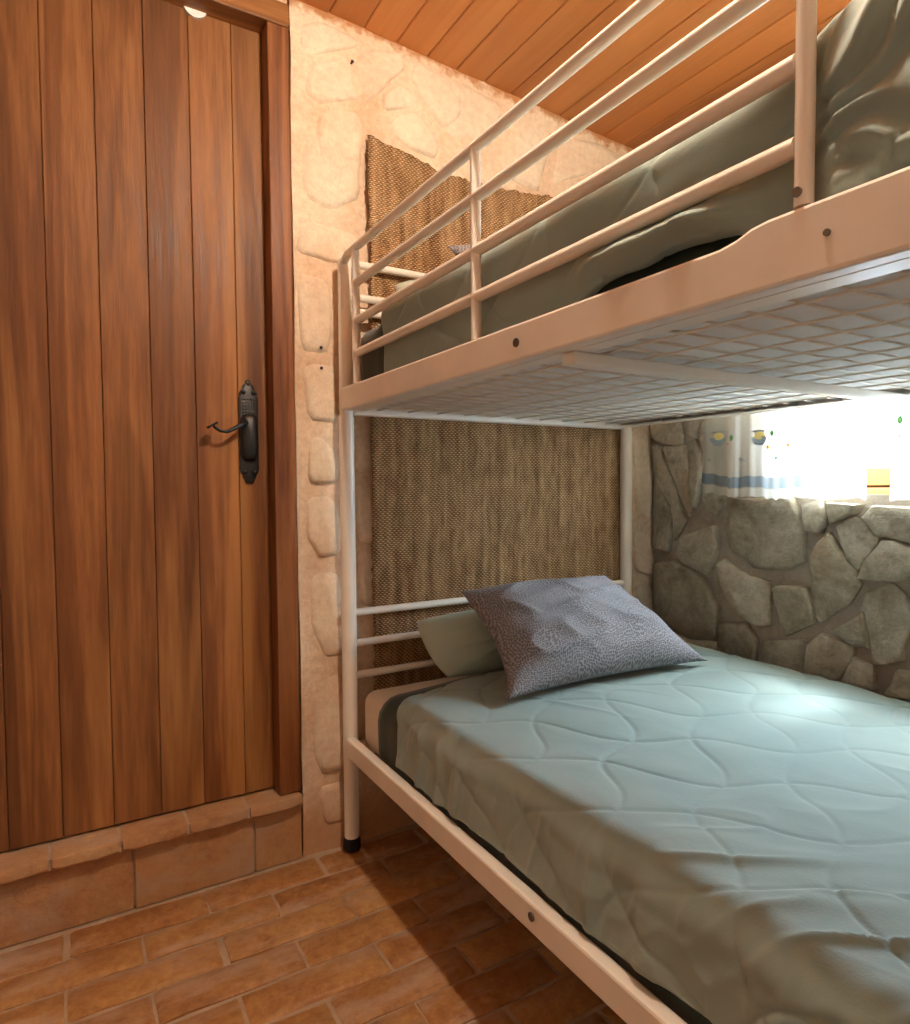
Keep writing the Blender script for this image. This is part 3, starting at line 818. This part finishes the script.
def blanket(name, m, x0, x1, zb, zt, r, yh, yf, step, disp, hem=None, head_skew=None, thick=.02, foot=True, close=True):
    """draped cover: cross-section swept along the bed; disp(X, Y, x, z, side) gives the puff along the normal"""
    ns = max(4, int((zt - r - zb) / step)); nc = max(4, int(r * 1.6 / step)); nt = int((x1 - x0) / step)
    p, nrm, arc = section(x0, x1, zb, zt, r, ns, nc, nt)
    ny = int(abs(yf - yh) / step)
    ys = np.linspace(yh, yf, ny)
    # rolled edge at the head: rows that dip under
    rows = [(yh + .004 - .016, -thick * 1.0), (yh + .004 - .004, -thick * .85), (yh + .003, -thick * .5), (yh + .001, -thick * .15)] + [(y, 0.0) for y in ys]
    if foot:
        for t in np.linspace(0, PI / 2, 8)[1:]: rows.append((yf - r * math.sin(t), -(r - r * math.cos(t))))
        for t in np.linspace(0, 1, 8)[1:]: rows.append((yf - r, -r - (zt - r - zb) * t))
    Y = np.array([q[0] for q in rows]); DZ = np.array([q[1] for q in rows])
    XX = np.repeat(p[None, :, 0], len(Y), 0); ZZ = np.repeat(p[None, :, 1], len(Y), 0)
    AA = np.repeat(arc[None], len(Y), 0); YY = np.repeat(Y[:, None], p.shape[0], 1)
    if head_skew is not None:                      # the head edge runs askew
        w = np.clip(1 - (yh - YY) / .5, 0, 1)
        YY = YY + head_skew(AA) * w
    NX = np.repeat(nrm[None, :, 0], len(Y), 0); NZ = np.repeat(nrm[None, :, 1], len(Y), 0)
    side = np.clip(1 - np.abs(NZ), 0, 1)
    D = disp(AA, YY, XX, ZZ, side)
    nh = 4
    D[:nh] *= 0.3
    d0 = DZ[:, None]
    X2 = XX + NX * (D + np.where(d0 > -thick * 1.01, d0, -.01)); Z2 = ZZ + NZ * D
    Z2 = np.where(d0 < 0, np.where(Y[:, None] > yh - .02, Z2 + d0 * NZ, np.maximum(zb, Z2 + d0)), Z2)
    if hem is not None:                             # lift of the lower front hem along the bed
        low = np.clip((zb + .10 - ZZ) / .10, 0, 1) * (XX < (x0 + x1) / 2)
        lift, out = hem(YY)
        Z2 = Z2 + low * lift; X2 = X2 - low ** .6 * out
    P = np.stack([X2, YY, Z2], -1)
    return obj(name, grid_mesh(name, P), m, None, smooth=True)

def seam_dist(X, Y):
    """distance to the quilting lines: two families of wavy diagonals"""
    a = X + Y; b = X - Y
    o_ = .045 * vnoise(X * 2.3 + 4, Y * 2.3)
    a = a + o_; b = b - o_ * .8
    def fam(q, o, s0, step, wl, amp):
        k = np.round((q - s0) / step)
        best = None
        for dk in (-1, 0, 1):
            kk = k + dk
            line = s0 + kk * step + amp * np.sin(2 * PI * o / wl + kk * PI)
            d = np.abs(q - line) / math.sqrt(2)
            best = d if best is None else np.minimum(best, d)
        return best
    d1 = fam(a, b, -.66, .245, .46, .030); d2 = fam(b, a, 1.06, .215, .50, .034)
    return d1, d2

def quilt(X, Y, depth=.0034, puff=.0032):
    d1, d2 = seam_dist(X, Y)
    d = np.minimum(d1, d2)
    soft = np.clip(d / .055, 0, 1)
    fade = .6 + .4 * sstep(-.35, .35, vnoise(X * 3.7 + 11, Y * 3.7 + 5))
    return puff * (1 - (1 - soft) ** 2) * fade - depth * fade * np.exp(-(d / .0036) ** 2) - puff * .5

def ridged(x, y): return 1 - np.abs(vnoise(x, y))

def lower_disp(X, Y, x, z, side):
    d = quilt(X, Y)
    top = 1 - side
    # broad softness and creases
    d = d + .006 * fbm(X * 3.1 + 3, Y * 2.7, 3)
    cr = ridged((X + .5 * Y) * 9 + 2, (Y - .4 * X) * 3.2 + 7) ** 6
    d = d + top * .0045 * cr * sstep(.1, .5, vnoise(X * 2.2 + 9, Y * 2.2))
    # pulled creases near the front edge
    e = np.exp(-((X - .10) / .13) ** 2) * sstep(-1.0, -1.15, Y)
    d = d + e * .011 * ridged((X * .75 + Y) * 16, (X - Y) * 4) ** 3
    # hanging folds on the front side
    f = ridged(Y * 11 + .4 * X + 1.5 * vnoise(Y * 3, X * 3), X * 2.0 + 4) ** 2
    d = d + side * (.013 * f - .006 + .007 * vnoise(Y * 5, X * 4) + .004 * ridged(Y * 27 + X * 5, X * 6) ** 3)
    return d

def flat_disp(X, Y, x, z, side): return .003 * fbm(X * 4, Y * 4, 3) + side * .004 * ridged(Y * 16, X * 3) ** 2

def mattress_bm(x0, x1, y0, y1, z0, z1):
    bm = nbox(x0, x1, y0, y1, z0, z1, bev=.035, seg=5); return bm

L0 = .286
low_m = thing('mattress', 'mattress with cream sheet on the lower bunk under the green covers', 'mattress', (BW / 2, -1.0, L0))
obj('body', mattress_bm(.026, 1.045, BY1 + .03, -.061, L0 + .0015, .452), M['sheet'], low_m, smooth=True, angle=60)
obj('piping', ntube([(.037, -.10, .415), (.037, BY1 + .06, .415)], .004, 8), M['sheet'], low_m, smooth=True)
# cream sheet turned down at the head of the lower bunk
dk = blanket('coverlet', M['dark_cloth'], .020, 1.060, .302, .463, .055, -.198, -1.96, .022, flat_disp, head_skew=lambda A: .045 * sstep(.0, .35, A), thick=.006)
tag(dk, 'dark green under-blanket showing beside the white sheet on the lower bunk', 'blanket')
dv = blanket('duvet', M['duvet'], .008, 1.085, .332, .496, .048, -.330, -1.97, .0046, lower_disp,
             hem=lambda Y: (.006 + .010 * vnoise(Y * 6, Y * 0 + 2), .004 + .006 * vnoise(Y * 4 + 3, Y * 0)), head_skew=lambda A: .075 * sstep(-.10, .35, A), thick=.018)
tag(dv, 'sage green quilted duvet spread over the lower bunk', 'duvet')

U0 = 1.230
up_m = thing('mattress', 'mattress with pale underside on the upper bunk mesh', 'mattress', (BW / 2, -1.0, U0))
obj('body', mattress_bm(.035, 1.040, BY1 + .03, -.068, U0, 1.425), M['tick'], up_m, smooth=True, angle=60)
udk = blanket('coverlet', M['dark_cloth'], .030, 1.046, 1.255, 1.436, .045, -.086, -1.96, .022, flat_disp, thick=.006)
tag(udk, 'dark green under-blanket at the head of the upper bunk', 'blanket')
def upper_disp(X, Y, x, z, side):
    d = quilt(X + .07, Y + .11, .0035, .004) + .004 * fbm(X * 3.3 + 8, Y * 2.6, 3) + (1 - side) * .040 * sstep(-1.22, -1.40, Y)
    # long folds fanning from the guard post towards the foot
    a = sstep(-1.322, -1.365, Y)
    ph = (z - 1.335 - .35 * (-1.33 - Y)) / .042 + .7 * vnoise(Y * 11, z * 12) + .3
    fr = ph - np.floor(ph)
    saw = np.where(fr < .42, sstep(0, .42, fr), 1 - sstep(.42, 1, fr))
    d = d + np.clip(side * 1.6, 0, 1) * sstep(1.278, 1.315, z) * a * (.017 * saw * (.7 + .3 * vnoise(Y * 9 + 4, np.floor(ph) * 3.7)) + .004 + .016 * np.clip((1.46 - z) / .17, 0, 1))
    d = d + side * (1 - a) * .005 * vnoise(Y * 7, z * 14)
    bul = np.exp(-((z - 1.308) / .024) ** 2) * sstep(-.93, -1.04, Y) * (1 - sstep(-1.20, -1.30, Y))
    d = d + side * bul * (.033 + .006 * vnoise(Y * 22, z * 5))
    d = d + (1 - side) * .004 * ridged((X + Y) * 7, (X - Y) * 4) ** 4
    d = d - side * sstep(-1.25, -1.0, Y) * .004
    return d
def uhem(Y):
    a = sstep(-.90, -1.05, Y) * (1 - sstep(-1.22, -1.33, Y))
    return a * (.030 + .006 * vnoise(Y * 18, Y * 0)), a * .012
udv = blanket('duvet', M['duvet'], .012, 1.060, 1.272, 1.470, .055, -.262, -1.97, .0046, upper_disp, hem=uhem, head_skew=lambda A: .03 * sstep(-.1, .35, A), thick=.02)
tag(udv, 'sage green quilted duvet on the upper bunk behind the guard rails', 'duvet')

# ---- pillows
def pillow(name, m, bl, br, tl, tr, thick, seed, ear=.10, pinch=.05, label='', cat='pillow', wr=.006, group=None, n=72, pw_=2.6):
    bl, br, tl, tr = map(Vector, (bl, br, tl, tr))
    u = np.linspace(-1, 1, n); U, V = np.meshgrid(u, u, indexing='ij')
    # edges drawn in between the corners
    Ue = U * (1 - pinch * (1 - np.abs(V) ** 2.0) * np.abs(U) ** 2) ; Ve = V * (1 - pinch * (1 - np.abs(U) ** 2.0) * np.abs(V) ** 2)
    s = (Ue + 1) / 2; t = (Ve + 1) / 2
    c = [np.array(q) for q in (bl, br, tl, tr)]
    base = (1 - s)[..., None] * (1 - t)[..., None] * c[0] + s[..., None] * (1 - t)[..., None] * c[1] + (1 - s)[..., None] * t[..., None] * c[2] + s[..., None] * t[..., None] * c[3]
    nv = np.array(((br - bl).cross(tl - bl)).normalized())
    prof = np.clip((1 - np.abs(U) ** pw_), 0, 1) ** .55 * np.clip((1 - np.abs(V) ** pw_), 0, 1) ** .55
    edge = 1 - np.maximum(np.abs(U), np.abs(V))
    w = fbm(U * 1.7 + seed, V * 1.7, 3) * wr * 1.2 + wr * 1.6 * ridged(U * 2.5 + V * 1.3 + seed, V * 3 - U) ** 3 * sstep(0, .3, edge)
    me = bpy.data.meshes.new(name)
    front = base + nv * ((thick / 2) * prof + w * prof)[..., None]
    back = base - nv * ((thick / 2) * prof * .85)[..., None]
    P = np.concatenate([front.reshape(-1, 3), back.reshape(-1, 3)])
    idx = np.arange(n * n).reshape(n, n)
    q = np.stack([idx[:-1, :-1], idx[1:, :-1], idx[1:, 1:], idx[:-1, 1:]], -1).reshape(-1, 4)
    q2 = q[:, ::-1] + n * n
    me.from_pydata(P.tolist(), [], np.concatenate([q, q2]).tolist()); me.update()
    W = (br - bl).length; H = (tl - bl).length
    uv = np.stack([np.concatenate([s.ravel() * W] * 2), np.concatenate([t.ravel() * H] * 2)], 1)
    lay = me.uv_layers.new(name='UVMap'); li = np.empty(len(me.loops), int); me.loops.foreach_get('vertex_index', li)
    lay.data.foreach_set('uv', uv[li].ravel())
    bm = bmesh.new(); bm.from_mesh(me); bmesh.ops.remove_doubles(bm, verts=bm.verts, dist=.0004)
    bpy.data.meshes.remove(me)
    o = obj(name, bm, m, None, smooth=True)
    return tag(o, label, cat, group)
pillow('pillow', M['pillowcase'], (.205, -.232, .500), (.86, -.232, .500), (.178, -.108, .634), (.86, -.108, .634), .150, 3, pinch=-.05, pw_=3.2,
       label='pale green pillow behind the patterned cushion on the lower bunk', wr=.004)
pillow('cushion', M['cushion'], (.205, -.508, .516), (.880, -.530, .516), (.255, -.215, .726), (.800, -.200, .728), .165, 9, pinch=.13,
       label='grey patterned cushion leaning on the pillow of the lower bunk', cat='cushion', wr=.009)
pillow('pillow', M['pillowcase'], (.12, -.228, 1.470), (.80, -.228, 1.470), (.115, -.108, 1.556), (.80, -.108, 1.556), .12, 5, pinch=-.03, pw_=3.2,
       label='pale pillow at the head of the upper bunk, mostly hidden', wr=.004)
pillow('cushion', M['cushion'], (.225, -.42, 1.485), (.86, -.44, 1.485), (.225, -.205, 1.650), (.80, -.19, 1.69), .12, 15, pinch=.09,
       label='grey patterned cushion peeping over the upper bunk guard rail', cat='cushion', wr=.012)

# ================================================================= WALL HANGING
n1, n2 = 90, 150
xt = np.array([.079, .187, .294, .416, .534, .672, .85, 1.054]); zt = np.array([1.980, 1.961, 1.936, 1.931, 1.935, 1.945, 1.955, 1.96])
xs = np.linspace(.083, 1.054, n1); zs = np.linspace(0, 1, n2)
XX, TT = np.meshgrid(xs, zs, indexing='ij')
rg = np.random.RandomState(8)
ZT = np.interp(XX, xt, zt) + (rg.rand(n1) * .008)[:, None] * (TT > .999)
ZZ = .33 + (ZT - .33) * TT
XX = XX + ((rg.rand(n2) - .5) * .007 + .004 * vnoise(zs * 14, zs * 0))[None, :] * (np.exp(-(XX - .083) / .02) - np.exp(-(1.054 - XX) / .02))
YY = -.016 - .006 * (vnoise(XX * 4, ZZ * 3) + 1) - .0015 * vnoise(XX * 30, ZZ * 8)
me = grid_mesh('wall_mat', np.stack([XX, YY, ZZ], -1))
o = obj('wall_mat', me, M['sisal'], None, smooth=True)
sol = o.modifiers.new('thickness', 'SOLIDIFY'); sol.thickness = .006; sol.offset = 1
tag(o, 'woven brown sisal mat hanging on the wall behind the bunk bed head', 'wall mat')

# nails in the plaster
for (x, z, l) in ((-.055, 1.390, 'upper of the two nails in the plaster beside the bunk post'), (-.053, 1.336, 'lower of the two nails in the plaster beside the bunk post'), (.045, 2.177, 'single nail in the plaster high above the sisal mat')):
    y = -float(wall_h(np.float64(x), np.float64(z)))
    o = obj('nail', ntube([(x, y + .01, z), (x, y - .010, z), (x, y - .0105, z), (x, y - .0125, z)], [.002, .002, .0045, .0038], 10), M['nail'], None, smooth=True, angle=40)
    tag(o, 'dark iron ' + l, 'nail', 'nails in the plaster')

# ================================================================= CURTAINS
XC = XS - .066
def curt_x(y, z, ph):
    k = np.clip((1.85 - z) / .9, .25, 1)
    return XC - .011 * k * np.sin(2 * PI * y / .150 + ph + .7 * np.sin(2 * PI * y / .37)) - .003 * np.sin(2 * PI * y / .043 + ph * 2) * k
def bot_z(y, ph): return .976 + .003 * np.sin(2 * PI * y / .150 + ph + 1.5) + .0015 * np.sin(2 * PI * y / .041)
def curtain(name, ya, yb, ph, label, edge=0.0):
    root = thing(name, label, 'curtain', (XC, (ya + yb) / 2, .98), 'sheer curtains at the window')
    def strip(nm, m, t0, t1, off, nz, scallop=0.0, two=False):
        ys = np.linspace(0, 1, 160)
        G = []
        for s in ys:
            rowp = []
            for t in np.linspace(t0, t1, nz):
                zb = bot_z(ya + (yb - ya) * s, ph) + .018 * (math.exp(-s * 7) if edge else 0)
                y = ya + (yb - ya) * s + edge * (1 - s) * (t / .9) * -1
                z = zb + t - (scallop * abs(math.sin(y * PI / .035)) if t == t0 else 0)
                rowp.append((curt_x(np.float64(y), np.float64(z), ph) - off, y, z))
            G.append(rowp)
        return obj(nm, grid_mesh(nm, np.array(G, float)), m, root, smooth=True)
    strip('fabric', M['sheer'], .016, .86, 0, 40)
    strip('blue_band', M['blue_band'], .022, .056, .0015, 4)
    strip('trim', M['lace'], -.004, .018, .0008, 3, scallop=.005)
    return root, ph
c1, ph1 = curtain('curtain', -.279, -.790, .4, 'sheer embroidered curtain panel with blue band left of the window gap', edge=.026)
c2, ph2 = curtain('curtain', -.858, -1.42, 1.3, 'sheer embroidered curtain panel with blue band right of the window gap')
def patch(nm, m, parent, ph, u, v, ry, rz, shape='disc', rot=0.0, off=.003):
    w = at(u, v, 0, XC)
    ring = []
    for a in np.linspace(0, 2 * PI, 20, endpoint=False):
        ca, sa = math.cos(a), math.sin(a)
        if shape == 'bowl' and sa > 0: sa *= .12
        if shape == 'flower':
            k = .72 + .28 * math.cos(5 * a); ca *= k; sa *= k
        if shape == 'leaf': ca *= abs(math.cos(a)) ** .3 ; sa *= abs(math.sin(a)) ** .5
        yy = ca * ry; zz = sa * rz
        y = w.y + yy * math.cos(rot) - zz * math.sin(rot); z = w.z + yy * math.sin(rot) + zz * math.cos(rot)
        ring.append((y, z))
    bm = bmesh.new()
    f = [bm.verts.new((float(curt_x(np.float64(y), np.float64(z), ph)) - off, y, z)) for y, z in ring]
    bk = [bm.verts.new((float(curt_x(np.float64(y), np.float64(z), ph)) - off + .0014, y, z)) for y, z in ring]
    bm.faces.new(f); bm.faces.new(bk[::-1])
    for k in range(len(f)): bm.faces.new((f[k], bk[k], bk[(k + 1) % len(f)], f[(k + 1) % len(f)]))
    return obj(nm, bm, m, parent)
for (u, v) in ((717.5, 438), (758, 437)):
    o = patch('embroidered_bowl', M['emb_blue'], c1, ph1, u, v, .026, .024, 'bowl')
    patch('flower', M['emb_yellow'], o, ph1, u + 1, v - 1.5, .017, .012, 'disc', off=.0048)
    patch('rim', M['emb_grey'], o, ph1, u, v - 6, .022, .004, 'disc')
    patch('base', M['emb_grey'], o, ph1, u, v + 7, .014, .004, 'disc')
patch('embroidered_leaf', M['emb_green'], c1, ph1, 732.5, 438, .007, .010, 'leaf')
patch('embroidered_flower', M['emb_orange'], c1, ph1, 767.5, 447, .009, .009, 'flower')
patch('embroidered_flower', M['emb_red'], c1, ph1, 727, 444, .008, .004, 'flower')
patch('embroidered_leaf', M['emb_green'], c1, ph1, 772, 433, .006, .009, 'leaf')
patch('embroidered_flower', M['emb_orange'], c1, ph1, 790, 445, .008, .007, 'flower')
patch('embroidered_bird', M['emb_grey'], c1, ph1, 744, 460, .012, .006, 'leaf', .5)
patch('embroidered_bird', M['emb_grey'], c1, ph1, 711, 460, .006, .006, 'leaf', .3)
patch('embroidered_bird', M['emb_blue'], c1, ph1, 777, 458, .008, .006, 'leaf', -.3)
patch('embroidered_leaf', M['emb_green'], c2, ph2, 902, 420, .007, .012, 'leaf')
patch('embroidered_flower', M['emb_orange'], c2, ph2, 902, 436, .008, .007, 'flower')
rod = thing('curtain_rod', 'slim curtain rod above the window on the stone wall', 'curtain rod', (XC, -.85, 1.83))
obj('rod', ntube([(XC, -.23, 1.838), (XC, -1.47, 1.838)], .007, 12), M['metal'], rod, smooth=True, angle=40)
for yy in (-.25, -1.45):
    obj('bracket', nbox(XC - .006, XS + .002, yy - .006, yy + .006, 1.825, 1.835, bev=.001), M['metal'], rod)
    bm = bmesh.new(); bmesh.ops.create_uvsphere(bm, u_segments=14, v_segments=8, radius=.014, matrix=Matrix.Translation((XC, yy + (.03 if yy > -1 else -.03), 1.838)))
    obj('finial', bm, M['metal'], rod, smooth=True)

# ================================================================= CEILING LAMP (above the frame)
lx, ly, lz = LAMP_POS
cz = ceil_z(lx)
lamp = thing('ceiling_lamp', 'bare warm bulb lamp on the pine ceiling above the bunk edge', 'lamp', (lx, ly, cz))
obj('base', ntube([(lx, ly, cz + .002), (lx, ly, cz - .012), (lx, ly, cz - .018)], [.05, .05, .035], 24), M['white_plastic'], lamp, smooth=True, angle=40)
obj('socket', ntube([(lx, ly, cz - .016), (lx, ly, lz + .062), (lx, ly, lz + .034)], [.020, .020, .016], 18), M['white_plastic'], lamp, smooth=True, angle=40)
bm = bmesh.new(); bmesh.ops.create_uvsphere(bm, u_segments=24, v_segments=14, radius=.034)
for v in bm.verts:
    if v.co.z > 0: v.co.z *= 1.25
    v.co += Vector((lx, ly, lz))
b = MB('bulb_glow', .4)
b.color((.9, .85, .8)); b.b.inputs['Emission Color'].default_value = (*LAMP_COL, 1)
b.b.inputs['Emission Strength'].default_value = LAMP_POWER
obj('bulb', bm, b.m, lamp, smooth=True)
